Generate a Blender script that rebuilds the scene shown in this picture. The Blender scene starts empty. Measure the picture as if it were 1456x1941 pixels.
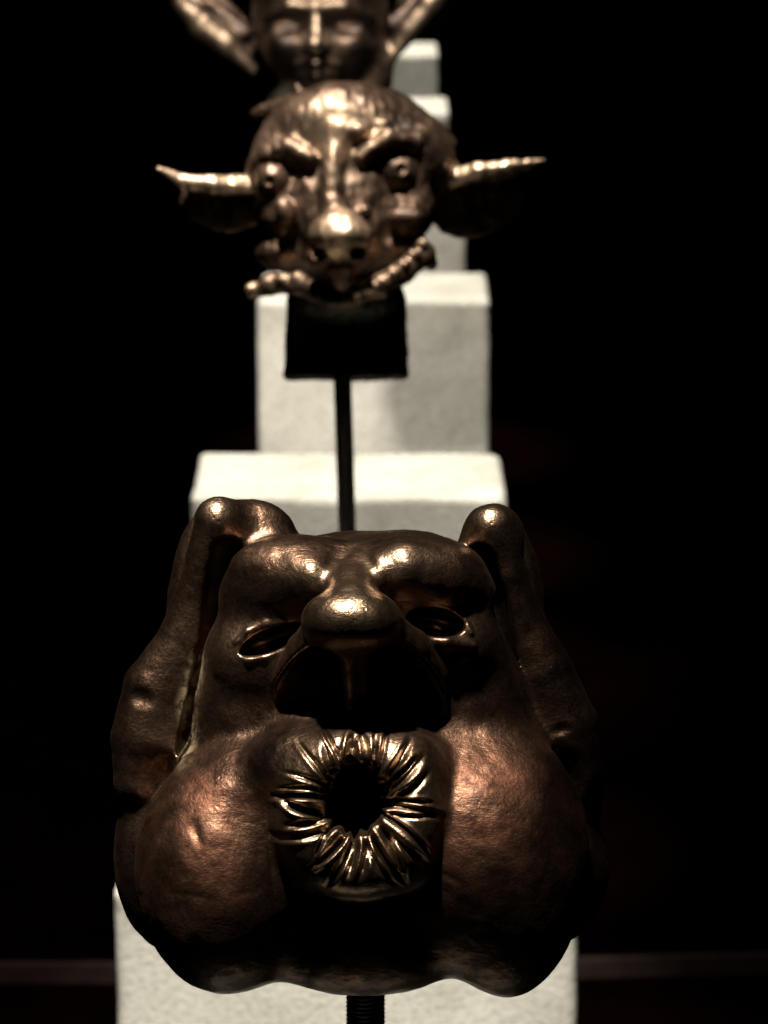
import bpy, bmesh, math, random
import numpy as np
from mathutils import Vector, Matrix

random.seed(7)
rng = np.random.default_rng(7)
scene = bpy.context.scene
COL = scene.collection

# ------------------------------------------------------------------ camera
F = 6500.0                 # focal length in photo pixels (photo 1456 x 1941)
CX, CY = 728.0, 970.5
PITCH = math.radians(14.3)
CAM_Z = 1.60
cam_d = bpy.data.cameras.new("camera")
cam = bpy.data.objects.new("camera", cam_d); COL.objects.link(cam)
cam.location = (0, 0, CAM_Z)
cam.rotation_euler = (math.pi / 2 - PITCH, 0, 0)
cam_d.sensor_fit = 'VERTICAL'; cam_d.sensor_height = 36.0; cam_d.sensor_width = 27.0
cam_d.lens = F / 1941.0 * 36.0
cam_d.clip_start = 0.05; cam_d.clip_end = 60
cam_d.dof.use_dof = True
cam_d.dof.focus_distance = 1.035
cam_d.dof.aperture_fstop = (cam_d.lens / 1000) / 0.0038
scene.camera = cam
R_AX = np.array([1.0, 0, 0])
U_AX = np.array([0.0, math.sin(PITCH), math.cos(PITCH)])
B_AX = np.array([0.0, -math.cos(PITCH), math.sin(PITCH)])     # towards the camera
C0 = np.array([0, 0, CAM_Z])

def ray(px, py):
    return R_AX * (px - CX) / F + U_AX * (CY - py) / F - B_AX
def at_z(px, py, z):
    r = ray(px, py); return C0 + r * ((z - CAM_Z) / r[2])
def at_y(px, py, y):
    r = ray(px, py); return C0 + r * (y / r[1])

# ------------------------------------------------------------------ world and lamps
world = bpy.data.worlds.new("World"); scene.world = world
world.use_nodes = True
bg = world.node_tree.nodes["Background"]
bg.inputs[0].default_value = (1.0, 0.55, 0.45, 1); bg.inputs[1].default_value = 0.0012

vs = scene.view_settings
vs.view_transform = 'Standard'; vs.look = 'None'; vs.exposure = 0.0; vs.gamma = 1.0
vs.use_curve_mapping = False
scene.cycles.use_denoising = True
scene.cycles.max_bounces = 6
scene.cycles.glossy_bounces = 2
scene.cycles.sample_clamp_indirect = 4.0

def spot(name, target, el, az, dist, watts, size, blend=0.6, radius=0.05, col=(1.0, 0.86, 0.68)):
    """a spot light aimed at target; az measured from the camera side, positive to the left"""
    l = bpy.data.lights.new(name, 'SPOT')
    l.energy = watts; l.spot_size = math.radians(size); l.spot_blend = blend
    l.shadow_soft_size = radius; l.color = col
    o = bpy.data.objects.new(name, l); COL.objects.link(o)
    e, a = math.radians(el), math.radians(az)
    d = Vector((-math.sin(a) * math.cos(e), -math.cos(a) * math.cos(e), math.sin(e)))
    o.location = Vector(target) + d * dist
    o.rotation_euler = (-d).to_track_quat('-Z', 'Y').to_euler()
    return o

Z_TOP = CAM_Z - 0.7526
WARM = (1.0, 0.90, 0.76)
STONEW = (1.0, 0.945, 0.84)
spot("spot_lamp_front", (-0.026, 1.05, 1.208), 76, 26, 1.5, 540, 9.8, blend=1.0, radius=0.03, col=WARM)
spot("spot_lamp_second", (-0.02, 2.12, 1.06), 77, 14, 1.6, 330, 24, blend=.5, radius=0.03, col=STONEW)
spot("spot_lamp_third", (-0.03, 3.12, 1.0), 70, 2, 1.6, 340, 24, blend=.5, radius=0.03, col=STONEW)
spot("spot_lamp_fourth", (0.0, 4.05, 0.80), 70, 6, 1.7, 270, 18, blend=.5, radius=0.04, col=STONEW)
spot("spot_lamp_fifth", (0.0, 4.82, 0.80), 68, 6, 1.7, 240, 18, blend=.5, radius=0.04, col=STONEW)
spot("spot_lamp_sixth", (0.0, 5.7, 0.80), 78, 6, 1.7, 300, 18, blend=.5, radius=0.04, col=STONEW)
spot("spot_lamp_seventh", (0.0, 6.5, 0.80), 78, 6, 1.7, 300, 18, blend=.5, radius=0.04, col=STONEW)
spot("spot_lamp_low", (0.03, 4.0, 0.70), 29, 8, 3.2, 420, 9, radius=0.04, col=STONEW)
spot("added_fill_plinth", (0.0, 2.0, 0.52), 60, 14, 2.2, 330, 15, blend=.6, radius=0.04, col=STONEW)  # added fill for the widest block's front face, not a known fixture
spot("added_floor_wash", (-1.0, 4.2, 0.0), 58, 34, 3.0, 110, 70, blend=1, radius=0.15, col=(1.0, .75, .68))  # unseen wash added to lift the step edge and the left background

# ------------------------------------------------------------------ materials
def new_mat(name):
    m = bpy.data.materials.new(name); m.use_nodes = True
    nt = m.node_tree
    return m, nt, nt.nodes["Principled BSDF"], nt.links
def N(nt, t, **kw):
    n = nt.nodes.new(t)
    for k, v in kw.items(): setattr(n, k, v)
    return n
def noise(nt, ln, vec, scale, detail=4, rough=0.6, dist=0.0):
    n = N(nt, 'ShaderNodeTexNoise')
    n.inputs['Scale'].default_value = scale; n.inputs['Detail'].default_value = detail
    n.inputs['Roughness'].default_value = rough; n.inputs['Distortion'].default_value = dist
    ln.new(vec, n.inputs['Vector']); return n
def ramp(nt, ln, fac, stops):
    r = N(nt, 'ShaderNodeValToRGB')
    els = r.color_ramp.elements
    while len(els) > 1: els.remove(els[-1])
    els[0].position, els[0].color = stops[0][0], (*stops[0][1], 1)
    for p, c in stops[1:]:
        e = els.new(p); e.color = (*c, 1)
    ln.new(fac, r.inputs[0]); return r
def mix(nt, ln, fac, a, b, mode='MIX'):
    m = N(nt, 'ShaderNodeMix', data_type='RGBA', blend_type=mode)
    for s, v in ((m.inputs['Factor'], fac), (m.inputs['A'], a), (m.inputs['B'], b)):
        if isinstance(v, (float, int)): s.default_value = v
        elif isinstance(v, tuple): s.default_value = (*v, 1)
        else: ln.new(v, s)
    return m.outputs['Result']
def math_n(nt, ln, op, a, b=0.0, c=0.0):
    m = N(nt, 'ShaderNodeMath', operation=op)
    for i, v in enumerate((a, b, c)):
        if isinstance(v, (float, int)): m.inputs[i].default_value = v
        else: ln.new(v, m.inputs[i])
    return m.outputs[0]
def maprange(nt, ln, v, a, b, c=0.0, d=1.0):
    m = N(nt, 'ShaderNodeMapRange')
    ln.new(v, m.inputs[0])
    for i, x in enumerate((a, b, c, d)): m.inputs[i + 1].default_value = x
    return m.outputs[0]

def bronze(name, scale=1.0, seed=0.0, tone=1.0, rough=0.0, coat=.16, bg=1.0):
    m, nt, bsdf, ln = new_mat(name)
    tc = N(nt, 'ShaderNodeTexCoord')
    mp = N(nt, 'ShaderNodeMapping'); mp.inputs['Location'].default_value = (seed, seed * .7, seed * 1.3)
    ln.new(tc.outputs['Object'], mp.inputs[0]); v = mp.outputs[0]
    n1 = noise(nt, ln, v, 24 / scale, 5, .62, .3)
    n2 = noise(nt, ln, v, 160 / scale, 4, .65)
    n3 = noise(nt, ln, v, 900 / scale, 3, .6)
    base = ramp(nt, ln, n1.outputs['Fac'], [(0.32, (.024 * tone, .016 * tone, .012 * tone)),
                                           (0.5, (.085 * tone, .052 * tone, .035 * tone)),
                                           (0.66, (.165 * tone, .108 * tone, .075 * tone))])
    blot = ramp(nt, ln, n2.outputs['Fac'], [(0.36, (.30, .28, .28)), (0.52, (1, 1, 1)), (0.68, (1.35, 1.3, 1.22))])
    c = mix(nt, ln, 0.9, base.outputs[0], blot.outputs[0], 'MULTIPLY')
    fine = ramp(nt, ln, n3.outputs['Fac'], [(0.38, (.45, .44, .43)), (0.5, (1, 1, 1)), (0.64, (1.3, 1.27, 1.2))])
    c = mix(nt, ln, 0.45, c, fine.outputs[0], 'MULTIPLY')
    # rubbed tint: copper on the cheeks, brass on nose and lips (vertex attributes)
    at = N(nt, 'ShaderNodeAttribute', attribute_name='copper')
    c = mix(nt, ln, at.outputs['Fac'], c, mix(nt, ln, 0.75, (.090 * tone, .041 * tone, .027 * tone), mix(nt, ln, .35, blot.outputs[0], fine.outputs[0], 'MULTIPLY'), 'MULTIPLY'))
    ab = N(nt, 'ShaderNodeAttribute', attribute_name='brass')
    bf = math_n(nt, ln, 'MULTIPLY', ab.outputs['Fac'], maprange(nt, ln, n2.outputs['Fac'], .3, .6, .45, 1.0))
    c = mix(nt, ln, bf, c, (.28 * tone * bg, .20 * tone * bg, .135 * tone * bg))
    # pin holes of the casting
    vo = N(nt, 'ShaderNodeTexVoronoi'); vo.inputs['Scale'].default_value = 330 / scale; ln.new(v, vo.inputs['Vector'])
    pit = maprange(nt, ln, vo.outputs['Distance'], .10, .22, 0.0, 1.0)
    pitn = noise(nt, ln, v, 60 / scale, 3, .5)
    pitm = maprange(nt, ln, pitn.outputs['Fac'], .5, .62, 1.0, 0.0)
    pit = math_n(nt, ln, 'MAXIMUM', pit, pitm)
    # pale seam glints: light on waxy residue, painted into the colour
    ad = N(nt, 'ShaderNodeAttribute', attribute_name='seam_glint')
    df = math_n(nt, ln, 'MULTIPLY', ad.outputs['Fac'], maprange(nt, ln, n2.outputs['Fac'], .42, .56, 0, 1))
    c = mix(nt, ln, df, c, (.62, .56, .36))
    ln.new(c, bsdf.inputs['Base Color'])
    ln.new(math_n(nt, ln, 'SUBTRACT', 1.0, math_n(nt, ln, 'MULTIPLY', df, .9)), bsdf.inputs['Metallic'])
    r0 = maprange(nt, ln, n2.outputs['Fac'], .3, .7, .44 + rough, .31 + rough)
    r1 = math_n(nt, ln, 'ADD', math_n(nt, ln, 'SUBTRACT', r0, math_n(nt, ln, 'MULTIPLY', ab.outputs['Fac'], .11)), math_n(nt, ln, 'MULTIPLY', at.outputs['Fac'], .18))
    ln.new(r1, bsdf.inputs['Roughness'])
    ln.new(math_n(nt, ln, 'MULTIPLY', math_n(nt, ln, 'SUBTRACT', 1.0, at.outputs['Fac']), coat), bsdf.inputs['Coat Weight'])
    bsdf.inputs['Coat Roughness'].default_value = 0.24 + rough
    # scratches: stretched noise
    mp2 = N(nt, 'ShaderNodeMapping'); mp2.inputs['Rotation'].default_value = (.4, .7, .5)
    mp2.inputs['Scale'].default_value = (1, 9, 3)
    ln.new(v, mp2.inputs[0])
    n4 = noise(nt, ln, mp2.outputs[0], 150 / scale, 3, .6, 1.5)
    h = math_n(nt, ln, 'ADD', math_n(nt, ln, 'MULTIPLY', n2.outputs['Fac'], .28),
               math_n(nt, ln, 'MULTIPLY', n3.outputs['Fac'], .6))
    h = math_n(nt, ln, 'ADD', h, math_n(nt, ln, 'MULTIPLY', n4.outputs['Fac'], .35))
    h = math_n(nt, ln, 'ADD', h, math_n(nt, ln, 'MULTIPLY', pit, .3))
    bp = N(nt, 'ShaderNodeBump'); bp.inputs['Strength'].default_value = .42; bp.inputs['Distance'].default_value = .0007 * scale
    ln.new(h, bp.inputs['Height']); ln.new(bp.outputs[0], bsdf.inputs['Normal'])
    return m

def stone(name):
    m, nt, bsdf, ln = new_mat(name)
    tc = N(nt, 'ShaderNodeTexCoord')
    oi = N(nt, 'ShaderNodeObjectInfo')
    va = N(nt, 'ShaderNodeVectorMath', operation='ADD')
    ln.new(tc.outputs['Object'], va.inputs[0])
    sc = N(nt, 'ShaderNodeVectorMath', operation='SCALE'); sc.inputs[0].default_value = (7, 13, 5)
    ln.new(oi.outputs['Random'], sc.inputs['Scale']); ln.new(sc.outputs[0], va.inputs[1])
    v = va.outputs[0]
    n1 = noise(nt, ln, v, 14, 5, .6, .4); n2 = noise(nt, ln, v, 240, 4, .6)
    c1 = ramp(nt, ln, n1.outputs['Fac'], [(.3, (.40, .385, .335)), (.5, (.48, .465, .41)), (.7, (.54, .525, .47))])
    c2 = ramp(nt, ln, n2.outputs['Fac'], [(.34, (.70, .69, .66)), (.55, (1, 1, 1))])
    n5 = noise(nt, ln, v, 38, 6, .7, 1.2)
    c3 = ramp(nt, ln, n5.outputs['Fac'], [(.28, (.72, .69, .62)), (.42, (1, 1, 1)), (.9, (1.04, 1.04, 1.04))])
    c12 = mix(nt, ln, .8, c1.outputs[0], c2.outputs[0], 'MULTIPLY')
    ln.new(mix(nt, ln, .8, c12, c3.outputs[0], 'MULTIPLY'), bsdf.inputs['Base Color'])
    bsdf.inputs['Roughness'].default_value = .85
    bp = N(nt, 'ShaderNodeBump'); bp.inputs['Strength'].default_value = .6; bp.inputs['Distance'].default_value = .0012
    ln.new(math_n(nt, ln, 'ADD', n2.outputs['Fac'], math_n(nt, ln, 'MULTIPLY', n1.outputs['Fac'], 2.0)), bp.inputs['Height'])
    ln.new(bp.outputs[0], bsdf.inputs['Normal'])
    return m

def plain(name, col, rough, metal=0.0, nscale=60, var=.35, bump=.0003):
    m, nt, bsdf, ln = new_mat(name)
    tc = N(nt, 'ShaderNodeTexCoord')
    n1 = noise(nt, ln, tc.outputs['Object'], nscale, 5, .6)
    lo = tuple(x * (1 - var) for x in col); hi = tuple(x * (1 + var) for x in col)
    ln.new(ramp(nt, ln, n1.outputs['Fac'], [(.3, lo), (.7, hi)]).outputs[0], bsdf.inputs['Base Color'])
    bsdf.inputs['Roughness'].default_value = rough; bsdf.inputs['Metallic'].default_value = metal
    bp = N(nt, 'ShaderNodeBump'); bp.inputs['Strength'].default_value = .5; bp.inputs['Distance'].default_value = bump
    ln.new(n1.outputs['Fac'], bp.inputs['Height']); ln.new(bp.outputs[0], bsdf.inputs['Normal'])
    return m

M_FRONT = bronze("bronze_front", 1.0, 0.0)
M_BACK = bronze("bronze_goblin", 1.4, 3.1, 1.35, .16, .25, 1.7)
M_THIRD = bronze("bronze_third", 1.6, 5.7, .42, .14, .15, 1.6)
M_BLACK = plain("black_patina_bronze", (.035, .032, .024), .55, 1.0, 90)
M_STONE = stone("limestone")
M_ROD = plain("blackened_steel", (.17, .165, .15), .40, 1.0, 300)
M_STEEL = plain("dull_grey_steel", (.24, .22, .20), .5, .8, 200)
M_FLOOR = plain("dark_floor", (.0024, .0005, .0004), .95, 0, 8)
M_WALL = plain("dark_wall", (.006, .0012, .001), .95, 0, 3)
for _m in (M_FLOOR, M_WALL): _m.node_tree.nodes["Principled BSDF"].inputs["Specular IOR Level"].default_value = 0.0
M_STRIP = plain("step_edge_strip", (.055, .034, .03), .6, 0, 30)

# ------------------------------------------------------------------ object helpers
def tag(o, label=None, cat=None, group=None, kind=None):
    if label: o['label'] = label
    if cat: o['category'] = cat
    if group: o['group'] = group
    if kind: o['kind'] = kind
    return o
def mesh_obj(name, me, mat, parent=None):
    o = bpy.data.objects.new(name, me); COL.objects.link(o)
    if mat: me.materials.append(mat)
    if parent: o.parent = parent
    return o
def empty(name, loc):
    o = bpy.data.objects.new(name, None); COL.objects.link(o); o.location = loc
    o.empty_display_size = .02
    return o

# ------------------------------------------------------------------ setting: floor, step, wall
def sheet(name, pts, mat):
    me = bpy.data.meshes.new(name); me.from_pydata(pts, [], [tuple(range(len(pts)))]); me.update()
    return tag(mesh_obj(name, me, mat), kind='structure')
cL0, cM0, cR0 = at_z(-400, 1861, 0), at_z(650, 1864, 0), at_z(1900, 1833, 0)
STEP = 0.024
far = 12.0
sheet("floor", [(-9, -3, 0), (9, -3, 0), (9, far, 0), (-9, far, 0)], M_FLOOR)
# raised floor behind the step: a slab with a shallow V front
def slab(name, front, y1, z0, z1, mat):
    bm = bmesh.new()
    lo = [bm.verts.new((x, y, z0)) for x, y in front] + [bm.verts.new((front[-1][0], y1, z0)), bm.verts.new((front[0][0], y1, z0))]
    hi = [bm.verts.new((v.co.x, v.co.y, z1)) for v in lo]
    bm.faces.new(hi); bm.faces.new(lo[::-1])
    n = len(lo)
    for i in range(n): bm.faces.new((lo[i], lo[(i + 1) % n], hi[(i + 1) % n], hi[i]))
    bmesh.ops.recalc_face_normals(bm, faces=bm.faces)
    me = bpy.data.meshes.new(name); bm.to_mesh(me); bm.free()
    return tag(mesh_obj(name, me, mat), kind='structure')
front = [(-9, cL0[1] - .1), (cL0[0], cL0[1]), (cM0[0], cM0[1]), (cR0[0], cR0[1]), (9, cR0[1] + .3)]
slab("floor_platform", front, far, .001, STEP, M_FLOOR)
strip = [(x, y - .008) for x, y in front]
bm = bmesh.new()
for (a, b) in zip(strip[:-1], strip[1:]):
    vsx = [bm.verts.new((a[0], a[1], .002)), bm.verts.new((b[0], b[1], .002)), bm.verts.new((b[0], b[1], STEP + .002)), bm.verts.new((a[0], a[1], STEP + .002)),
           bm.verts.new((b[0], b[1] + .012, STEP + .002)), bm.verts.new((a[0], a[1] + .012, STEP + .002))]
    bm.faces.new(vsx[:4]); bm.faces.new((vsx[3], vsx[2], vsx[4], vsx[5]))
me = bpy.data.meshes.new("floor_step_edge"); bm.to_mesh(me); bm.free()
tag(mesh_obj("floor_step_edge", me, M_STRIP), kind='structure')
sheet("wall", [(-9, 9.5, 0), (9, 9.5, 0), (9, 9.5, 4.5), (-9, 9.5, 4.5)], M_WALL)

# ------------------------------------------------------------------ implicit-surface modelling kit
def vnoise(P, s, seed=0):
    """smooth value noise, P (n,3), period-free, range -1..1"""
    Q = P / s + seed * 17.31
    i = np.floor(Q).astype(np.int64); f = Q - i
    f = f * f * (3 - 2 * f)
    def h(a, b, c):
        n = (a * 73856093) ^ (b * 19349663) ^ (c * 83492791) ^ (seed * 2654435)
        n = (n ^ (n >> 13)) * 1274126177 & 0x7fffffff
        n = n ^ (n >> 16)
        return (n & 0xffff) / 32767.5 - 1
    x, y, z = i[:, 0], i[:, 1], i[:, 2]; u, v, w = f[:, 0], f[:, 1], f[:, 2]
    def lx(b, c): return h(x, y + b, z + c) * (1 - u) + h(x + 1, y + b, z + c) * u
    return (lx(0, 0) * (1 - v) + lx(1, 0) * v) * (1 - w) + (lx(0, 1) * (1 - v) + lx(1, 1) * v) * w
def fbm(P, s, seed=0, octs=3):
    r = 0; a = 1.0
    for k in range(octs):
        r = r + a * vnoise(P, s / 2 ** k, seed + k); a *= .5
    return r

# ------------------------------------------------------------------ stone blocks
BLK_GROUP = "row of pale limestone blocks"
def stone_block(l, r, yf, label, depth, dx=0):
    pl, pr = at_z(l, yf, Z_TOP), at_z(r, yf, Z_TOP)
    y0 = (pl[1] + pr[1]) / 2
    w = pr[0] - pl[0]; cx = (pl[0] + pr[0]) / 2
    bm = bmesh.new()
    hx = np.array([w / 2, depth / 2, Z_TOP / 2])
    def samples(L):
        e = np.array([0, .0015, .003, .005, .007, .009, .012, .016, .022, .032])
        mid = np.linspace(.045, 2 * L - .045, max(4, int(2 * L / .016)))
        return np.concatenate([e, mid, (2 * L - e)[::-1]]) - L
    ss = [samples(v) for v in hx]
    off = rng.uniform(0, 50, 3)
    for axis in range(3):
        u, v_ = (axis + 1) % 3, (axis + 2) % 3
        for sg in (-1, 1):
            A, Bm = np.meshgrid(ss[u], ss[v_], indexing='ij')
            Pt = np.zeros(A.shape + (3,)); Pt[..., u] = A; Pt[..., v_] = Bm; Pt[..., axis] = sg * hx[axis]
            fl = Pt.reshape(-1, 3)
            nz = fbm((fl + off) * 1000, 34, 3, 3)
            r_ = .0075 + .0035 * nz + .008 * np.clip(vnoise((fl + off) * 1000, 17, 8) - .55, 0, 1)
            r_ = np.clip(r_, .003, .016)[:, None]
            qq = np.clip(fl, -(hx - r_), hx - r_); dv = fl - qq
            fl = qq + dv / (np.linalg.norm(dv, axis=1, keepdims=True) + 1e-12) * r_ + np.array([0, depth / 2, Z_TOP / 2])
            vv = [bm.verts.new(p) for p in fl]; n0, n1 = A.shape
            for i in range(n0 - 1):
                for j in range(n1 - 1):
                    q4 = (vv[i * n1 + j], vv[(i + 1) * n1 + j], vv[(i + 1) * n1 + j + 1], vv[i * n1 + j + 1])
                    bm.faces.new(q4 if sg > 0 else q4[::-1])
    bmesh.ops.remove_doubles(bm, verts=list(bm.verts), dist=.00005)
    for fc_ in bm.faces: fc_.smooth = True
    me = bpy.data.meshes.new("stone_block"); bm.to_mesh(me); bm.free()
    o = mesh_obj("stone_block", me, M_STONE)
    o.location = (cx, y0, 0)
    tag(o, label, 'stone block', BLK_GROUP)
    return o
blkA = stone_block(216, 1099, 1690, "widest pale stone block, right behind the puff-cheeked foreground head", .18)
blkB = stone_block(361, 961, 941, "pale stone block with bright flat top just above the foreground head", .175)
blkC = stone_block(487, 929, 568, "pale stone block with blurred shadow, behind the goblin head's black neck", .18)
blkD = stone_block(529, 884, 372, "mostly hidden grey stone block seen below the goblin head's right ear", .18)
blkE = stone_block(556, 851, 212, "far stone block with small bright top beside the goblin head's brow", .19)
blkF = stone_block(580, 831, 103, "farthest stone block, its bright top beside the human-faced head", .20)
for o, s in ((blkB, 1), ): pass
# the block that carries the foreground head (its top lies just under the picture)
o = blkA.copy(); COL.objects.link(o); o.location = (-.012, 0.97, 0)
tag(o, "pale stone block under the threaded rod of the foreground head, below the picture edge", 'stone block', BLK_GROUP)

class Field:
    """a sculpture as a list of blended shapes; units are photo pixels at the thing's own distance"""
    def __init__(self): self.ops = []; self.part = 'face'
    @staticmethod
    def P(px, py, z):
        k = 1 - z / F
        return np.array([(px - CX) * k, (CY - py) * k, z])
    def ell(self, px, py, z, rx, ry, rz, k=20, rot=0, mode='add', part=None, tilt=0, yaw=0):
        c = self.P(px, py, z); r = np.array([rx, ry, rz], float)
        m = (Matrix.Rotation(math.radians(rot), 3, 'Z') @ Matrix.Rotation(math.radians(tilt), 3, 'X') @ Matrix.Rotation(math.radians(yaw), 3, 'Y'))
        M = np.array(m)
        def f(X, Y, Z):
            dx, dy, dz = X - c[0], Y - c[1], Z - c[2]
            a = (M[0, 0] * dx + M[1, 0] * dy + M[2, 0] * dz) / r[0]
            b = (M[0, 1] * dx + M[1, 1] * dy + M[2, 1] * dz) / r[1]
            e = (M[0, 2] * dx + M[1, 2] * dy + M[2, 2] * dz) / r[2]
            k0 = np.sqrt(a * a + b * b + e * e) + 1e-6
            k1 = np.sqrt((a / r[0]) ** 2 + (b / r[1]) ** 2 + (e / r[2]) ** 2) + 1e-9
            return k0 * (k0 - 1) / k1
        R = r.max() if (rot or tilt or yaw) else r
        self.ops.append((f, k, mode, part or self.part, c - R, c + R)); return self
    def chain(self, pts, k=15, mode='add', part=None):
        A = [(self.P(*p[:3]), p[3]) for p in pts]
        def f(X, Y, Z):
            out = None
            for (a, ra), (b, rb) in zip(A[:-1], A[1:]):
                ba = b - a; q = float(ba @ ba)
                dx, dy, dz = X - a[0], Y - a[1], Z - a[2]
                t = np.clip((dx * ba[0] + dy * ba[1] + dz * ba[2]) / q, 0, 1)
                d = np.sqrt((dx - t * ba[0]) ** 2 + (dy - t * ba[1]) ** 2 + (dz - t * ba[2]) ** 2) - (ra + (rb - ra) * t)
                out = d if out is None else np.minimum(out, d) if mode != 'add' else self.smin(out, d, 6)
            return out
        lo = np.min([p - r for p, r in A], axis=0); hi = np.max([p + r for p, r in A], axis=0)
        self.ops.append((f, k, mode, part or self.part, lo, hi)); return self
    def box(self, px, py, z, hx, hy, hz, rnd=8, k=15, mode='add', part=None, taper=0.0):
        c = self.P(px, py, z)
        def f(X, Y, Z):
            dy = Y - c[1]
            w = hx * (1 + taper * dy / hy)
            qx = np.abs(X - c[0]) - w + rnd; qy = np.abs(dy) - hy + rnd; qz = np.abs(Z - c[2]) - hz + rnd
            return np.sqrt(np.maximum(qx, 0) ** 2 + np.maximum(qy, 0) ** 2 + np.maximum(qz, 0) ** 2) + np.minimum(np.maximum(np.maximum(qx, qy), qz), 0) - rnd
        h = np.array([hx * (1 + abs(taper)), hy, hz])
        self.ops.append((f, k, mode, part or self.part, c - h, c + h)); return self
    def ecyl(self, px, py, z0, rx, ry, k=10, mode='sub', part=None, z1=500):
        """elliptical bore along the viewing depth, open to the front, floor at z0"""
        c = self.P(px, py, z0)
        def f(X, Y, Z):
            a, b = (X - c[0]) / rx, (Y - c[1]) / ry
            k0 = np.sqrt(a * a + b * b) + 1e-6; k1 = np.sqrt((a / rx) ** 2 + (b / ry) ** 2) + 1e-9
            d, e = k0 * (k0 - 1) / k1, z0 - Z
            h = np.clip(.5 + .5 * (e - d) / 30, 0, 1)
            return d + (e - d) * h + 30 * h * (1 - h)
        self.ops.append((f, k, mode, part or self.part, c - np.array([rx, ry, 0]), c + np.array([rx, ry, z1 - z0]))); return self
    def ring(self, px, py, z, R, rx, rz, k=15, part=None):
        c = self.P(px, py, z)
        def f(X, Y, Z):
            q = np.sqrt((X - c[0]) ** 2 + (Y - c[1]) ** 2) - R
            k0 = np.sqrt((q / rx) ** 2 + ((Z - c[2]) / rz) ** 2) + 1e-6
            k1 = np.sqrt((q / rx ** 2) ** 2 + ((Z - c[2]) / rz ** 2) ** 2) + 1e-9
            return k0 * (k0 - 1) / k1
        h = np.array([R + rx, R + rx, rz])
        self.ops.append((f, k, 'add', part or self.part, c - h, c + h)); return self
    def group(self, sub, k, part):
        L, H = sub.bounds()
        def fn(X, Y, Z):
            B = np.broadcast_arrays(X, Y, Z); sh = B[0].shape
            return sub.at(np.stack([b.ravel() for b in B], 1)).reshape(sh)
        self.ops.append((fn, k, 'add', part, L, H)); return self
    @staticmethod
    def smin(a, b, k):
        h = np.clip(.5 + .5 * (b - a) / k, 0, 1)
        return b + (a - b) * h - k * h * (1 - h)
    def merge(self, a, b, k, mode):
        k = max(k, .5)
        return self.smin(a, b, k) if mode == 'add' else -self.smin(-a, b, k)
    def bounds(self):
        L = np.min([o[4] for o in self.ops if o[2] == 'add'], axis=0); H = np.max([o[5] for o in self.ops if o[2] == 'add'], axis=0)
        return L, H
    def grid(self, h):
        L, H = self.bounds(); L = L - 4 * h; H = H + 4 * h
        n = np.ceil((H - L) / h).astype(int) + 1
        ax = [(L[i] + h * np.arange(n[i])).astype(np.float32) for i in range(3)]
        D = np.full(n, 60.0, np.float32)
        for f, k, mode, part, lo, hi in self.ops:
            m = k + 3 * h
            sl = [slice(max(0, int(np.searchsorted(ax[i], lo[i] - m))), int(np.searchsorted(ax[i], hi[i] + m))) for i in range(3)]
            if any(s.stop <= s.start for s in sl): continue
            b = f(ax[0][sl[0]][:, None, None], ax[1][sl[1]][None, :, None], ax[2][sl[2]][None, None, :])
            D[tuple(sl)] = self.merge(D[tuple(sl)], b, k, mode)
        return D, ax
    def surf(self, px, py, z0=420, z1=-150):
        """front surface depth seen at a photo position"""
        zs = np.linspace(z0, z1, 286)
        k = 1 - zs / F
        P = np.stack([(px - CX) * k, (CY - py) * k, zs], 1)
        d = self.at(P)
        i = np.flatnonzero(d < 0)
        return float(zs[i[0]]) if len(i) else 0.0
    def on(self, pts, k=10, lift=.0, **kw):
        """a raised cord laid on the surface: (px, py, radius)"""
        return self.chain([(x, y, self.surf(x, y) + lift * r, r) for x, y, r in pts], k, **kw)
    def at(self, P, want_part=False):
        d = np.full(len(P), 60.0); best = np.full(len(P), 1e9); who = np.zeros(len(P), int)
        names = []
        for f, k, mode, part, lo, hi in self.ops:
            m = k + 20
            ok = np.all((P > lo - m) & (P < hi + m), axis=1)
            if not ok.any(): continue
            Q = P[ok]; b = f(Q[:, 0], Q[:, 1], Q[:, 2])
            d[ok] = self.merge(d[ok], b, k, mode)
            if want_part and mode == 'add':
                if part not in names: names.append(part)
                s = b < best[ok] - .01
                idx = np.flatnonzero(ok)[s]; best[idx] = b[s]; who[idx] = names.index(part)
        return (d, who, names) if want_part else d

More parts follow.
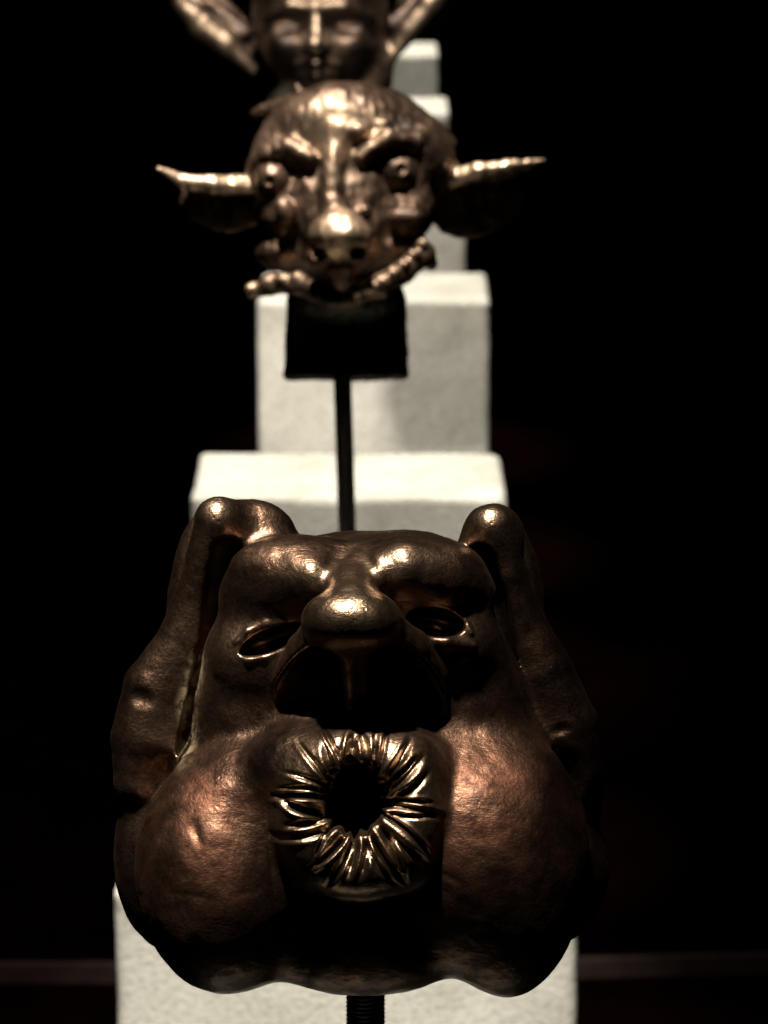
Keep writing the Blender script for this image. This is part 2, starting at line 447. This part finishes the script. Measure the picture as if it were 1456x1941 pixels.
def surface_nets(D, ax):
    h = float(ax[0][1] - ax[0][0]); S = D < 0
    n0, n1, n2 = D.shape
    cs = S[:-1, :-1, :-1].astype(np.int8)
    tot = np.zeros((n0 - 1, n1 - 1, n2 - 1), np.int8)
    for a in (0, 1):
        for b in (0, 1):
            for c in (0, 1):
                tot += S[a:n0 - 1 + a, b:n1 - 1 + b, c:n2 - 1 + c]
    act = np.argwhere((tot > 0) & (tot < 8))
    idx = np.full(tot.shape, -1, np.int64); idx[tuple(act.T)] = np.arange(len(act))
    pos = np.zeros((len(act), 3)); cnt = np.zeros(len(act))
    for axis in range(3):
        o = [i for i in range(3) if i != axis]
        for a in (0, 1):
            for b in (0, 1):
                off = np.zeros(3, int); off[o[0]] = a; off[o[1]] = b
                p0 = act + off; p1 = p0.copy(); p1[:, axis] += 1
                d0 = D[tuple(p0.T)]; d1 = D[tuple(p1.T)]
                cr = (d0 < 0) != (d1 < 0)
                t = np.where(cr, d0 / np.where(cr, d0 - d1, 1), 0)
                q = off[None, :].repeat(len(act), 0).astype(float); q[:, axis] = t
                pos[cr] += q[cr]; cnt[cr] += 1
    pos = (act + pos / cnt[:, None]) * h + np.array([ax[0][0], ax[1][0], ax[2][0]])
    quads = []
    for axis in range(3):
        o = [(axis + 1) % 3, (axis + 2) % 3]
        s0 = [slice(1, -1)] * 3; s0[axis] = slice(0, -1); s1 = list(s0); s1[axis] = slice(1, None)
        A, Bq = S[tuple(s0)], S[tuple(s1)]
        for flip, msk in ((False, A & ~Bq), (True, ~A & Bq)):
            e = np.argwhere(msk)
            off = np.ones(3, int); off[axis] = 0
            e = e + off
            def cell(du, dv):
                c = e.copy(); c[:, o[0]] += du; c[:, o[1]] += dv
                return idx[tuple(c.T)]
            q = np.stack([cell(-1, -1), cell(0, -1), cell(0, 0), cell(-1, 0)], 1)
            quads.append(q[:, ::-1] if flip else q)
    Q = np.concatenate(quads); Q = Q[(Q >= 0).all(1)]
    return pos, Q
def subdivide(V, Q):
    E = np.stack([Q, np.roll(Q, -1, 1)], 2).reshape(-1, 2)
    Es = np.sort(E, 1); key = Es[:, 0] * (len(V) + 1) + Es[:, 1]
    u, first, inv = np.unique(key, return_index=True, return_inverse=True)
    mid = (V[Es[first, 0]] + V[Es[first, 1]]) / 2
    fc = V[Q].mean(1)
    n = len(V); em = n + inv.reshape(-1, 4); fi = n + len(u) + np.arange(len(Q))
    out = [np.stack([Q[:, i], em[:, i], fi, em[:, (i - 1) % 4]], 1) for i in range(4)]
    return np.concatenate([V, mid, fc]), np.concatenate(out)
def vnormals(V, Q):
    a = V[Q[:, 2]] - V[Q[:, 0]]; b = V[Q[:, 3]] - V[Q[:, 1]]
    fn = np.cross(a, b); out = np.zeros_like(V)
    for i in range(4):
        for c in range(3): out[:, c] += np.bincount(Q[:, i], fn[:, c], len(V))
    return out / (np.linalg.norm(out, axis=1, keepdims=True) + 1e-12)

def sculpt(field, h, subs, D, root_loc, root, mat, disp=None, attrs=None, mats={}):
    """mesh the field, refine it, and link one mesh per named part under root"""
    G, ax = field.grid(h)
    V, Q = surface_nets(G, ax)
    for it in range(subs + 1):
        if it: V, Q = subdivide(V, Q)
        for _ in range(2):
            n = vnormals(V, Q); V = V - n * np.clip(field.at(V), -h, h)[:, None] * .9
    n = vnormals(V, Q)
    _, who, names = field.at(V, True)
    base = V.copy()
    if disp is not None: V = V + n * disp(V)[:, None]
    n = vnormals(V, Q)
    att = attrs(base) if attrs else {}
    s = D / F
    O = C0 - B_AX * D
    W = O + (V[:, :1] * R_AX + V[:, 1:2] * U_AX + V[:, 2:] * B_AX) * s - np.array(root_loc)
    Wn = n[:, :1] * R_AX + n[:, 1:2] * U_AX + n[:, 2:] * B_AX
    # vote the part of each face
    pw = who[Q]; fp = np.where(pw[:, 0] == pw[:, 2], pw[:, 0], pw[:, 1])
    for pi in range(1, len(names)):
        fi = np.flatnonzero(fp == pi)
        if not len(fi): continue
        ids, inv = np.unique(Q[fi], return_inverse=True); q = inv.reshape(-1, 4); lab = np.arange(len(ids))
        for _ in range(400):
            m = lab[q].min(1); new = lab.copy()
            for c in range(4): np.minimum.at(new, q[:, c], m)
            new = new[new]
            if (new == lab).all(): break
            lab = new
        fl = lab[q[:, 0]]; u, cn = np.unique(fl, return_counts=True)
        if len(u) > 1: fp[fi[fl != u[cn.argmax()]]] = 0
    objs = []
    for pi, pn in enumerate(names):
        sel = Q[fp == pi]
        if not len(sel): continue
        ids, inv = np.unique(sel, return_inverse=True)
        me = bpy.data.meshes.new(pn.split('#')[0])
        co = W[ids].astype(np.float32); fa = inv.reshape(-1, 4).astype(np.int32)
        me.vertices.add(len(co)); me.vertices.foreach_set('co', co.ravel())
        me.loops.add(fa.size); me.loops.foreach_set('vertex_index', fa.ravel())
        me.polygons.add(len(fa)); me.polygons.foreach_set('loop_start', (np.arange(len(fa)) * 4).astype(np.int32))
        me.update(calc_edges=True); me.validate()
        me.polygons.foreach_set('use_smooth', np.ones(len(me.polygons), bool))
        me.normals_split_custom_set_from_vertices(Wn[ids].astype(np.float32))
        for an, av in att.items():
            a = me.attributes.new(an, 'FLOAT', 'POINT'); a.data.foreach_set('value', av[ids].astype(np.float32))
        objs.append(mesh_obj(pn.split('#')[0], me, mats.get(pn.split('#')[0], mat), root))
    return objs

def seg_dist(P, pts, zs=1.0):
    S = np.array([1, 1, zs]); P = P * S
    d = np.full(len(P), 1e9)
    A = [np.array(Field.P(*p)) * S for p in pts]
    for a, b in zip(A[:-1], A[1:]):
        ba = b - a; t = np.clip(((P - a) @ ba) / (ba @ ba), 0, 1)
        d = np.minimum(d, np.linalg.norm(P - a - t[:, None] * ba, axis=1))
    return d
def blob(P, px, py, z, rx, ry, rz):
    c = Field.P(px, py, z); q = (P - c) / np.array([rx, ry, rz])
    return np.clip(1 - (q * q).sum(1), 0, 1)
def flat_blob(P, px, py, rx, ry, rot=0):
    """bump window in the plane of the face (front side)"""
    x = P[:, 0] - (px - CX); y = P[:, 1] - (CY - py); r = math.radians(rot)
    a = (x * math.cos(r) + y * math.sin(r)) / rx; b = (-x * math.sin(r) + y * math.cos(r)) / ry
    return np.exp(-(a * a + b * b)) * (P[:, 2] > -40)

# ------------------------------------------------------------------ rods
def rod(parent, top, bottom, radius, root_loc, thread=0.0, pitch=.0016, mat=None):
    a, b = Vector(top), Vector(bottom); L = (b - a).length
    seg = 40
    zs = []
    z = 0.0
    while z < thread: zs.append(z); z += pitch / 8
    zs += list(np.linspace(max(z, 0), L, 12))
    d = (b - a).normalized(); u = d.orthogonal().normalized(); w = d.cross(u)
    co = []
    for z in zs:
        for i in range(seg):
            ph = 2 * math.pi * i / seg
            rr = radius
            if z < thread:
                t = (z / pitch - i / seg) % 1.0
                rr = radius - .0011 * min(1.0, max(0.0, abs(t - .5) * 2 * 1.4 - .2))
            else: rr = radius - (.0007 if thread else 0)
            co.append(a + d * z + u * rr * math.cos(ph) + w * rr * math.sin(ph) - Vector(root_loc))
    fs = []
    for j in range(len(zs) - 1):
        for i in range(seg):
            k = (i + 1) % seg
            fs.append((j * seg + i, j * seg + k, (j + 1) * seg + k, (j + 1) * seg + i))
    fs.append(tuple(range(seg))[::-1]); fs.append(tuple((len(zs) - 1) * seg + i for i in range(seg)))
    me = bpy.data.meshes.new("mounting_rod"); me.from_pydata(co, [], fs); me.update()
    for p in me.polygons: p.use_smooth = True
    return mesh_obj("mounting_rod", me, mat or M_ROD, parent)

# ================================================================== foreground head
D1 = 1.085
f = Field()
f.part = 'face'
f.ell(680, 1260, -20, 265, 255, 190)
f.ell(660, 1130, 10, 225, 100, 150, 40)
f.ell(775, 1110, 50, 135, 98, 125, 40)
f.ell(540, 1130, 50, 120, 90, 110, 40)
f.ell(685, 1420, -20, 320, 250, 165, 40)
f.ell(680, 1350, -130, 330, 330, 130, 30)
f.ell(680, 1500, 60, 190, 190, 190, 50)
f.ell(590, 1480, 110, 105, 110, 110, 50)
f.ell(560, 1072, 100, 115, 55, 78, 45)
f.ell(785, 1072, 95, 125, 46, 88, 45)
f.ell(470, 1330, 10, 90, 140, 95, 60)
f.ell(895, 1320, 10, 90, 130, 95, 60)
f.ell(685, 1650, 50, 165, 180, 165, 40)
f.ell(842, 1565, 95, 75, 150, 95, 60)
f.ell(520, 1580, 95, 75, 150, 95, 60)
f.part = 'chin'
f.ell(690, 1775, 15, 205, 112, 145, 50)
f.part = 'cheek#a'
f.ell(422, 1652, 50, 165, 230, 195, 60, rot=4)
f.chain([(470, 1500, 120, 70), (560, 1560, 140, 60)], 60)
f.ell(330, 1622, -90, 116, 182, 110, 5)
f.part = 'cheek#b'
f.ell(966, 1638, 40, 148, 250, 185, 60, rot=-3)
f.ell(895, 1610, 85, 110, 180, 148, 85)
f.ell(1035, 1645, -90, 120, 150, 110, 5)
# brows
f.part = 'brow#a'
f.chain([(470, 1128, 75, 26), (535, 1110, 135, 32), (596, 1100, 178, 35)], 48)
f.part = 'brow#b'
f.chain([(724, 1086, 188, 30), (765, 1078, 180, 40), (840, 1094, 142, 40), (905, 1126, 80, 30)], 48)
f.part = 'face'
f.chain([(641, 1050, 225, 5), (634, 1130, 245, 8)], 8, 'sub')
f.chain([(708, 1070, 230, 9), (716, 1112, 245, 7)], 8, 'sub')
# eye mounds, lids laid on them, then the slits
f.ell(512, 1232, 62, 120, 92, 98, 36, rot=10)
f.ell(834, 1218, 62, 116, 92, 104, 36, rot=-6)
g = Field()
g.ell(680, 1260, -20, 265, 255, 190)
g.ell(512, 1232, 62, 120, 92, 98, 36, rot=10)
g.ell(834, 1218, 62, 116, 92, 104, 36, rot=-6)
def lid(pts, k, lift): f.chain([(x, y, g.surf(x, y) + lift * r, r) for x, y, r in pts], k)
f.part = 'eyelid#a'
lid([(448, 1218, 4), (470, 1197, 7), (505, 1183, 9), (545, 1181, 8), (582, 1194, 4)], 6, .5)
lid([(470, 1250, 5), (500, 1244, 6), (530, 1232, 6), (578, 1206, 5)], 14, -.4)
f.part = 'eyelid#b'
lid([(762, 1194, 4), (788, 1164, 7), (828, 1149, 8), (866, 1161, 7), (893, 1200, 4)], 6, .5)
lid([(766, 1203, 6), (800, 1209, 12), (845, 1217, 13), (897, 1224, 5)], 10, .3)
f.part = 'face'
f.ell(514, 1214, 165, 66, 22, 85, 3, rot=22, mode='sub')
f.ell(828, 1180, 175, 57, 27, 85, 4, rot=-9, mode='sub')
f.ell(815, 1192, 175, 52, 12, 85, 4, rot=-9, mode='sub')
# nose: broad wings around a hollow shaped to hold the underside's shade, then the lit tip and the septum in front
q = Field()
q.chain([(630, 1180, 250, 40), (578, 1232, 200, 34), (548, 1285, 150, 26), (532, 1335, 120, 18)], 22)
q.chain([(708, 1180, 250, 40), (780, 1228, 200, 36), (816, 1282, 150, 28), (834, 1340, 120, 18)], 22)
q.ell(676, 1285, 130, 150, 100, 140, 24)
q.ecyl(680, 1364, 108, 168, 166, 10)
f.group(q, 12, 'nose')
f.part = 'nose'
f.chain([(668, 1085, 150, 34), (666, 1122, 205, 48), (668, 1155, 262, 52)], 24)
f.ell(668, 1176, 268, 92, 62, 88, 16)
f.chain([(671, 1215, 262, 34), (672, 1275, 205, 26), (673, 1340, 170, 22), (674, 1395, 182, 22), (676, 1440, 228, 24)], 18)
# trumpet mouth
f.part = 'lips'
f.ell(680, 1532, 120, 172, 166, 165, 36)
f.ring(680, 1536, 228, 103, 52, 62, 26)
f.ell(572, 1456, 182, 84, 72, 76, 46)
f.ell(770, 1450, 194, 66, 58, 72, 42)
f.ell(606, 1605, 195, 66, 66, 74, 30)
f.ell(756, 1605, 195, 66, 66, 74, 30)
f.chain([(648, 1380, 290, 12), (640, 1450, 310, 16)], 10, 'sub')
f.chain([(714, 1395, 290, 12), (717, 1450, 310, 16)], 10, 'sub')
f.ell(674, 1516, 300, 56, 68, 230, 16, mode='sub')
# ears, rolled tubes hanging down the sides
f.part = 'ear#a'
f.chain([(412, 988, 30, 46), (384, 1090, 10, 38), (347, 1200, -15, 42), (291, 1300, -30, 55), (268, 1400, -35, 57), (270, 1480, -45, 53), (278, 1545, -70, 48)], 10)
f.chain([(420, 1100, -22, 38), (392, 1200, -32, 42), (348, 1310, -42, 50), (328, 1410, -45, 55)], 44)
f.ell(474, 1010, -20, 86, 64, 60, 40)
f.ell(400, 1180, -95, 85, 220, 60, 20)
f.ell(340, 1400, -70, 75, 130, 60, 22)
f.part = 'ear#b'
f.chain([(934, 998, 25, 39), (958, 1085, 5, 40), (992, 1180, -15, 41), (1033, 1270, -25, 52), (1076, 1370, -35, 57), (1090, 1460, -45, 53), (1096, 1530, -70, 48)], 10)
f.chain([(930, 1100, -22, 38), (955, 1200, -32, 42), (990, 1310, -42, 50), (1025, 1410, -45, 55)], 44)
f.chain([(925, 1004, 20, 38), (884, 1050, 5, 24)], 16)
f.ell(936, 1012, 5, 56, 52, 44, 24)
f.ell(960, 1190, -95, 75, 210, 60, 20)
f.ell(1010, 1400, -70, 80, 130, 60, 22)
# hollow front of the ears, dents
f.chain([(428, 1048, 48, 28), (415, 1120, 28, 28), (398, 1220, 5, 22), (372, 1320, -4, 18), (352, 1420, -4, 20)], 16, 'sub')
f.chain([(912, 1062, 42, 26), (930, 1130, 25, 28), (955, 1230, 5, 22), (985, 1330, -4, 18), (1010, 1420, -6, 20)], 16, 'sub')
f.ell(258, 1322, 35, 30, 18, 20, 14, rot=-20, mode='sub')
f.ell(1064, 1384, 32, 20, 9, 13, 10, rot=12, mode='sub')
f.ell(300, 1480, 42, 50, 50, 40, 24, mode='sub')
f.ell(1060, 1480, 25, 50, 55, 40, 24, mode='sub')

lipc = (680 - CX, CY - 1530)
groove_r = np.random.default_rng(11)
NG = 30
gang = np.cumsum(groove_r.uniform(.55, 1.5, NG)); gang = gang / gang[-1] * 2 * math.pi
gdep = groove_r.uniform(8, 20, NG); gwid = groove_r.uniform(3.4, 7.0, NG); gtw = groove_r.uniform(-.22, .22, NG)
g0 = groove_r.uniform(22, 52, NG); g1 = groove_r.uniform(132, 180, NG)
def disp1(P):
    x, y, z = P[:, 0] - lipc[0] * (1 - 250 / F), P[:, 1] - lipc[1] * (1 - 250 / F), P[:, 2]
    r = np.hypot(x, y); ph = np.arctan2(y, x)
    d = np.zeros(len(P))
    win = (r < 182) & (z > 165)
    for a, dep, w, tw, r0, r1 in zip(gang, gdep, gwid, gtw, g0, g1):
        da = (ph - a - tw * (r - 100) / 60 + math.pi) % (2 * math.pi) - math.pi
        arc = da * r
        env = np.clip((r - r0) / 25, 0, 1) * np.clip((r1 - r) / 30, 0, 1)
        # the broad upper left lip is smoother
        soft = 1 - .7 * np.exp(-((x + 115) ** 2 + (y - 90) ** 2) / 48 ** 2)
        d -= np.where(win, dep * env * soft * np.exp(-(arc / w) ** 2), 0)
        d += np.where(win, .35 * dep * env * soft * np.exp(-((arc - 2.1 * w) / w) ** 2), 0)
    # hand-worked unevenness of the wax
    d += 1.9 * fbm(P, 70, 1, 3) + .45 * fbm(P, 20, 5, 3)
    # forehead crease lines, cheek dents and folds
    d -= 6 * flat_blob(P, 700, 1062, 16, 14) + 5 * flat_blob(P, 655, 1048, 22, 9, 30)
    d -= 4 * flat_blob(P, 385, 1560, 9, 22, 20) + 1.6 * flat_blob(P, 375, 1672, 40, 7, -6) + 1.2 * flat_blob(P, 470, 1668, 22, 7, 10)
    d -= 1.6 * flat_blob(P, 850, 1640, 26, 7, -25) + 3 * flat_blob(P, 518, 1560, 5, 90, 4)
    return d
def attrs1(P):
    n = .5 + .5 * fbm(P, 60, 9, 3)
    cop = np.clip(1.3 * np.maximum(blob(P, 400, 1600, 150, 190, 210, 300), blob(P, 945, 1590, 150, 235, 260, 320)), 0, 1) * np.clip(n * 1.3, .3, 1)
    r = np.hypot(P[:, 0] - lipc[0], P[:, 1] - lipc[1])
    lip = np.clip((172 - r) / 35, 0, 1) * (P[:, 2] > 170)
    nose = np.clip(1.6 * blob(P, 668, 1160, 300, 100, 70, 120), 0, 1)
    brow = np.clip(1.2 * np.maximum(blob(P, 590, 1100, 220, 60, 45, 60), blob(P, 760, 1070, 220, 90, 50, 80)), 0, 1) * .5
    tips = np.clip(1.2 * np.maximum(blob(P, 410, 960, 60, 45, 45, 70), blob(P, 935, 970, 60, 45, 45, 70)), 0, 1) * .5
    dep = np.clip(1 - seg_dist(P, [(378, 1250, 40), (352, 1335, 20), (362, 1400, 20), (350, 1470, 15)], .2) / 24, 0, 1)  # light caught along the ear seams, painted in
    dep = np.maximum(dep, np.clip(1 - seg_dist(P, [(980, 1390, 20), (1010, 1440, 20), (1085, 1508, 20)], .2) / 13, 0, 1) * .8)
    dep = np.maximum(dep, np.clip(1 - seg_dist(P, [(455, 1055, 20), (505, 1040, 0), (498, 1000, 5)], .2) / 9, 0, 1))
    return {'copper': cop * .85, 'brass': np.clip(np.maximum.reduce([lip * .6, nose * .85, brow, tips]), 0, 1), 'seam_glint': dep * .55}

base1 = at_y(693, 1890, D1 * math.cos(PITCH) + .06)
foot1 = (float(base1[0]), float(base1[1]), Z_TOP)
h1 = empty("bronze_head", foot1)
tag(h1, "sharp foreground bronze head with puffed cheeks and puckered round mouth", 'sculpture', "grotesque bronze heads on rods")
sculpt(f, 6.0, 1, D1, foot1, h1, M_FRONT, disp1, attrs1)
rod(h1, (foot1[0], foot1[1], base1[2] + .02), (foot1[0], foot1[1], Z_TOP - .004), .0068, foot1, thread=.09)

# ================================================================== goblin head
D2 = 2.16
f = Field(); f.part = 'face'
f.ell(665, 310, 0, 188, 150, 150)
f.ell(648, 430, 15, 138, 118, 132, 36)
f.ell(640, 240, 80, 115, 82, 85, 30)
f.ell(785, 300, 60, 75, 80, 80, 25)
f.ell(535, 320, 60, 60, 75, 80, 25)
f.ell(540, 400, 80, 52, 62, 66, 30)
f.ell(765, 395, 80, 60, 65, 66, 30)
f.ell(645, 440, 110, 80, 70, 80, 30)
f.ell(640, 385, 85, 92, 90, 82, 36)
f.ell(592, 362, 80, 40, 62, 74, 30)
f.ell(690, 356, 80, 42, 62, 76, 30)
f.part = 'brow#a'
f.chain([(480, 325, 85, 13), (505, 290, 128, 14), (548, 276, 152, 14), (588, 298, 165, 11)], 22)
f.part = 'brow#b'
f.chain([(684, 296, 168, 11), (732, 262, 164, 16), (790, 266, 138, 16), (828, 312, 85, 12)], 22)
f.part = 'face'
f.ell(526, 316, 182, 44, 26, 58, 10, rot=4, mode='sub')
f.ell(748, 300, 190, 54, 27, 62, 10, rot=8, mode='sub')
f.part = 'eye#a'
f.ell(518, 340, 122, 36, 33, 36, 6)
f.ell(510, 343, 159, 10, 10, 10, 3, mode='sub')
f.part = 'eye#b'
f.ell(755, 324, 128, 36, 33, 36, 6)
f.ell(763, 320, 165, 10, 10, 10, 3, mode='sub')
f.part = 'face'
f.ell(680, 247, 160, 20, 15, 16, 8); f.ell(573, 290, 162, 13, 13, 14, 6); f.ell(725, 235, 140, 16, 12, 14, 8)
f.ell(540, 400, 158, 18, 26, 18, 10, rot=20); f.ell(690, 400, 165, 12, 10, 14, 6); f.ell(770, 410, 152, 30, 16, 16, 10)
f.part = 'nose'
f.chain([(640, 255, 140, 30), (628, 330, 172, 16), (630, 382, 180, 19), (643, 425, 212, 30)], 16)
f.ell(645, 446, 220, 56, 42, 64, 14)
f.chain([(646, 490, 190, 42), (650, 548, 150, 18)], 16)
f.ell(604, 486, 212, 20, 20, 26, 8); f.ell(680, 484, 214, 20, 20, 26, 8)
f.ell(606, 480, f.surf(606, 480), 13, 11, 26, 4, mode='sub'); f.ell(676, 478, f.surf(676, 478), 13, 11, 26, 4, mode='sub')
f.part = 'upper_lip'
f.ell(555, 480, 75, 70, 34, 60, 20)
f.part = 'upper_lip#b'
f.ell(735, 474, 75, 76, 34, 62, 20)
f.part = 'face'
f.chain([(600, 424, 195, 7), (548, 438, 168, 8), (488, 478, 118, 8)], 8, 'sub')
f.chain([(692, 428, 190, 7), (765, 436, 156, 8), (820, 444, 108, 8)], 8, 'sub')
f.chain([(500, 520, 140, 10), (560, 508, 170, 14), (615, 530, 190, 10)], 10, 'sub')
f.chain([(680, 530, 190, 10), (740, 505, 175, 14), (800, 450, 140, 10)], 10, 'sub')
f.part = 'jaw'
f.ell(655, 560, 10, 112, 50, 80, 20)
f.part = 'lower_lip#a'
f.chain([(478, 554, 100, 13), (520, 540, 135, 20), (565, 538, 155, 21), (618, 562, 158, 18), (642, 570, 158, 14)], 8)
f.part = 'lower_lip#b'
f.chain([(658, 566, 158, 16), (720, 544, 155, 22), (765, 515, 140, 22), (803, 480, 118, 22), (818, 500, 95, 14)], 8)
teeth = [(480, 549, 112), (506, 538, 140), (535, 530, 158), (563, 528, 166), (680, 549, 178), (702, 543, 176), (724, 533, 172), (745, 518, 166), (765, 502, 158), (786, 484, 146), (799, 464, 136)]
for i, (x, y, z) in enumerate(teeth):
    f.part = 'tooth#%d' % i
    f.ell(x, y, z, 14, 12, 12, 6)
f.part = 'neck'
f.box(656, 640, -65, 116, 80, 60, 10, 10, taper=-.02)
f.part = 'ear#a'
f.chain([(478, 348, 20, 20), (405, 350, 52, 16), (345, 343, 48, 12), (303, 320, 30, 6)], 8)
f.ell(412, 354, 10, 88, 9, 50, 8, rot=-4)
f.ell(420, 388, -36, 82, 50, 10, 8, rot=-12, tilt=8)
f.part = 'ear#b'
f.ell(850, 322, 25, 22, 20, 24, 12)
f.chain([(842, 345, 20, 20), (905, 324, 56, 16), (960, 313, 52, 12), (1030, 304, 30, 6)], 8)
f.ell(920, 330, 10, 96, 9, 54, 8, rot=10)
f.ell(905, 382, -36, 94, 66, 10, 8, rot=22, tilt=8)
f.part = 'hair_lock#a'
f.chain([(484, 214, -30, 9), (520, 206, -20, 14), (560, 195, 0, 18)], 14)
f.part = 'hair_lock#b'
f.chain([(572, 200, 40, 22), (564, 166, 45, 8)], 10)
f.part = 'hair_lock#c'
f.chain([(640, 176, 30, 18), (690, 180, 30, 18), (740, 196, 20, 18), (785, 218, 5, 18), (828, 250, -10, 18), (860, 270, -20, 9)], 16)
def disp2(P):
    d = 2.4 * fbm(P, 40, 21, 3) + 1.7 * fbm(P * np.array([1.3, .6, 1]), 14, 25, 2)
    d = d + 0.4 * fbm(P * np.array([1.6, .7, 1]), 26, 27, 2) * (P[:, 1] > CY - 300)
    # combed hair strokes on cheeks and forehead
    x, y = P[:, 0], P[:, 1]
    d += 0.35 * np.sin((x + .25 * y + 14 * vnoise(P, 30, 31)) / 2.6) * (P[:, 2] > 60) * (y > CY - 480) * (np.abs(y - (CY - 400)) < 90)
    return d
def attrs2(P):
    nose = np.clip(1.8 * blob(P, 645, 440, 255, 75, 60, 90), 0, 1)
    fh = np.clip(1.2 * blob(P, 640, 260, 160, 120, 110, 110), 0, 1) * .3
    ears = np.clip(np.maximum(1.6 - seg_dist(P, [(478, 345, 30), (405, 346, 58), (345, 340, 54), (303, 320, 32)]) / 22, 1.6 - seg_dist(P, [(850, 322, 36), (905, 320, 62), (960, 310, 58), (1030, 304, 30)]) / 22), 0, 1)
    lip = np.clip(np.maximum(1 - seg_dist(P, [(478, 550, 110), (535, 533, 150), (565, 531, 160)]) / 22, 1 - seg_dist(P, [(670, 552, 170), (722, 535, 165), (800, 465, 130)]) / 22), 0, 1)
    cop = np.clip(1.4 * blob(P, 648, 480, 220, 75, 80, 110), 0, 1) * .7
    return {'copper': cop, 'brass': np.maximum.reduce([nose, fh, ears, lip]), 'seam_glint': np.zeros(len(P))}
top2 = at_y(649, 708, D2 * math.cos(PITCH)); bot2 = at_y(663, 1165, D2 * math.cos(PITCH))
bot2 = top2 + (bot2 - top2) * ((Z_TOP - .003 - top2[2]) / (bot2[2] - top2[2]))
foot2 = (float(bot2[0]), float(bot2[1]), Z_TOP)
h2 = empty("bronze_head", foot2)
tag(h2, "blurred bronze goblin head with snout, sideways pointed ears and black square neck", 'sculpture', "grotesque bronze heads on rods")
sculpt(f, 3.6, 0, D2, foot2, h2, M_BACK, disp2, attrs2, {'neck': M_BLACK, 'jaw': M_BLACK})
rod(h2, tuple(top2), tuple(bot2), .0056, foot2, mat=M_STEEL)

# ================================================================== human-faced head, farthest
D3 = 3.17
f = Field(); f.part = 'face'
f.ell(607, 25, 0, 130, 140, 120)
f.ell(606, 95, 15, 96, 78, 100, 30)
f.ell(545, 85, 60, 40, 34, 50, 20); f.ell(660, 85, 60, 40, 34, 50, 20)
f.part = 'brow'
f.chain([(505, 30, 85, 12), (550, 14, 115, 16), (596, 16, 125, 14), (650, 14, 115, 16), (700, 30, 85, 12)], 12)
f.part = 'face'
f.ell(548, 44, 140, 40, 20, 48, 22, mode='sub'); f.ell(654, 44, 140, 40, 20, 48, 22, mode='sub')
f.part = 'eye#a'; f.ell(548, 50, 78, 22, 12, 16, 6)
f.part = 'eye#b'; f.ell(654, 50, 78, 22, 12, 16, 6)
f.part = 'nose'
f.chain([(598, 15, 115, 12), (598, 60, 138, 13), (598, 82, 152, 17)], 10)
f.ell(582, 90, 128, 12, 9, 16, 8); f.ell(614, 90, 128, 12, 9, 16, 8)
f.part = 'lips'
f.chain([(565, 124, 95, 7), (600, 119, 118, 9), (640, 124, 95, 7)], 8)
f.chain([(570, 140, 95, 7), (602, 142, 114, 10), (635, 140, 95, 7)], 8)
f.chain([(560, 131, 112, 3), (602, 131, 132, 3), (645, 131, 112, 3)], 4, 'sub')
f.part = 'chin'
f.ell(603, 168, 70, 44, 30, 46, 20)
f.part = 'neck'
f.ell(605, 210, 10, 100, 70, 80, 20)
f.box(610, 245, 0, 82, 48, 60, 10, 16)
f.part = 'ear#a'
f.chain([(346, 10, -5, 16), (385, 48, 5, 27), (430, 82, 5, 24), (478, 130, 0, 11)], 8)
f.chain([(340, -4, -15, 10), (400, 8, -10, 10), (462, 62, -5, 16)], 8)
f.ell(412, 44, -25, 92, 46, 14, 8, rot=-40)
f.chain([(336, -4, -10, 9), (350, 18, 0, 14)], 10)
f.part = 'ear#b'
f.chain([(850, -28, -5, 14), (815, 8, 5, 24), (775, 56, 5, 22), (742, 108, 0, 11)], 8)
f.chain([(850, -28, -15, 9), (795, -10, -10, 10), (745, 45, -5, 16)], 8)
f.ell(800, 16, -25, 92, 46, 14, 8, rot=42)
f.part = 'hair_lock#a'
f.chain([(490, -60, 30, 30), (560, -110, 50, 34), (640, -112, 50, 34), (720, -60, 30, 30)], 20)
f.part = 'hair_lock#c'
f.ell(702, 125, -20, 46, 80, 50, 16)
def disp3(P): return 1.6 * fbm(P, 34, 41, 2) + .5 * fbm(P, 11, 45, 2)
def attrs3(P):
    nose = np.clip(1.6 * blob(P, 598, 70, 160, 30, 60, 60), 0, 1)
    e = np.clip(1 - seg_dist(P, [(346, 12, 5), (385, 52, 20), (430, 85, 20), (478, 132, 5)]) / 34, 0, 1)
    e = np.maximum(e, np.clip(1 - seg_dist(P, [(850, -25, 5), (815, 12, 20), (742, 108, 5)]) / 34, 0, 1) * .8)
    fh = np.clip(blob(P, 600, 10, 130, 90, 60, 70), 0, 1) * .6
    return {'copper': np.zeros(len(P)), 'brass': np.maximum.reduce([nose, e, fh]), 'seam_glint': np.zeros(len(P))}
top3 = at_y(648, 270, D3 * math.cos(PITCH)); bot3 = np.array([top3[0], top3[1], Z_TOP - .003])
foot3 = (float(bot3[0]), float(bot3[1]), Z_TOP)
h3 = empty("bronze_head", foot3)
tag(h3, "most distant bronze head, human-faced with broad raised pointed ears, at the top edge", 'sculpture', "grotesque bronze heads on rods")
sculpt(f, 3.2, 0, D3, foot3, h3, M_THIRD, disp3, attrs3, {'neck': M_BLACK})
rod(h3, tuple(top3), tuple(bot3), .0056, foot3, mat=M_STEEL)
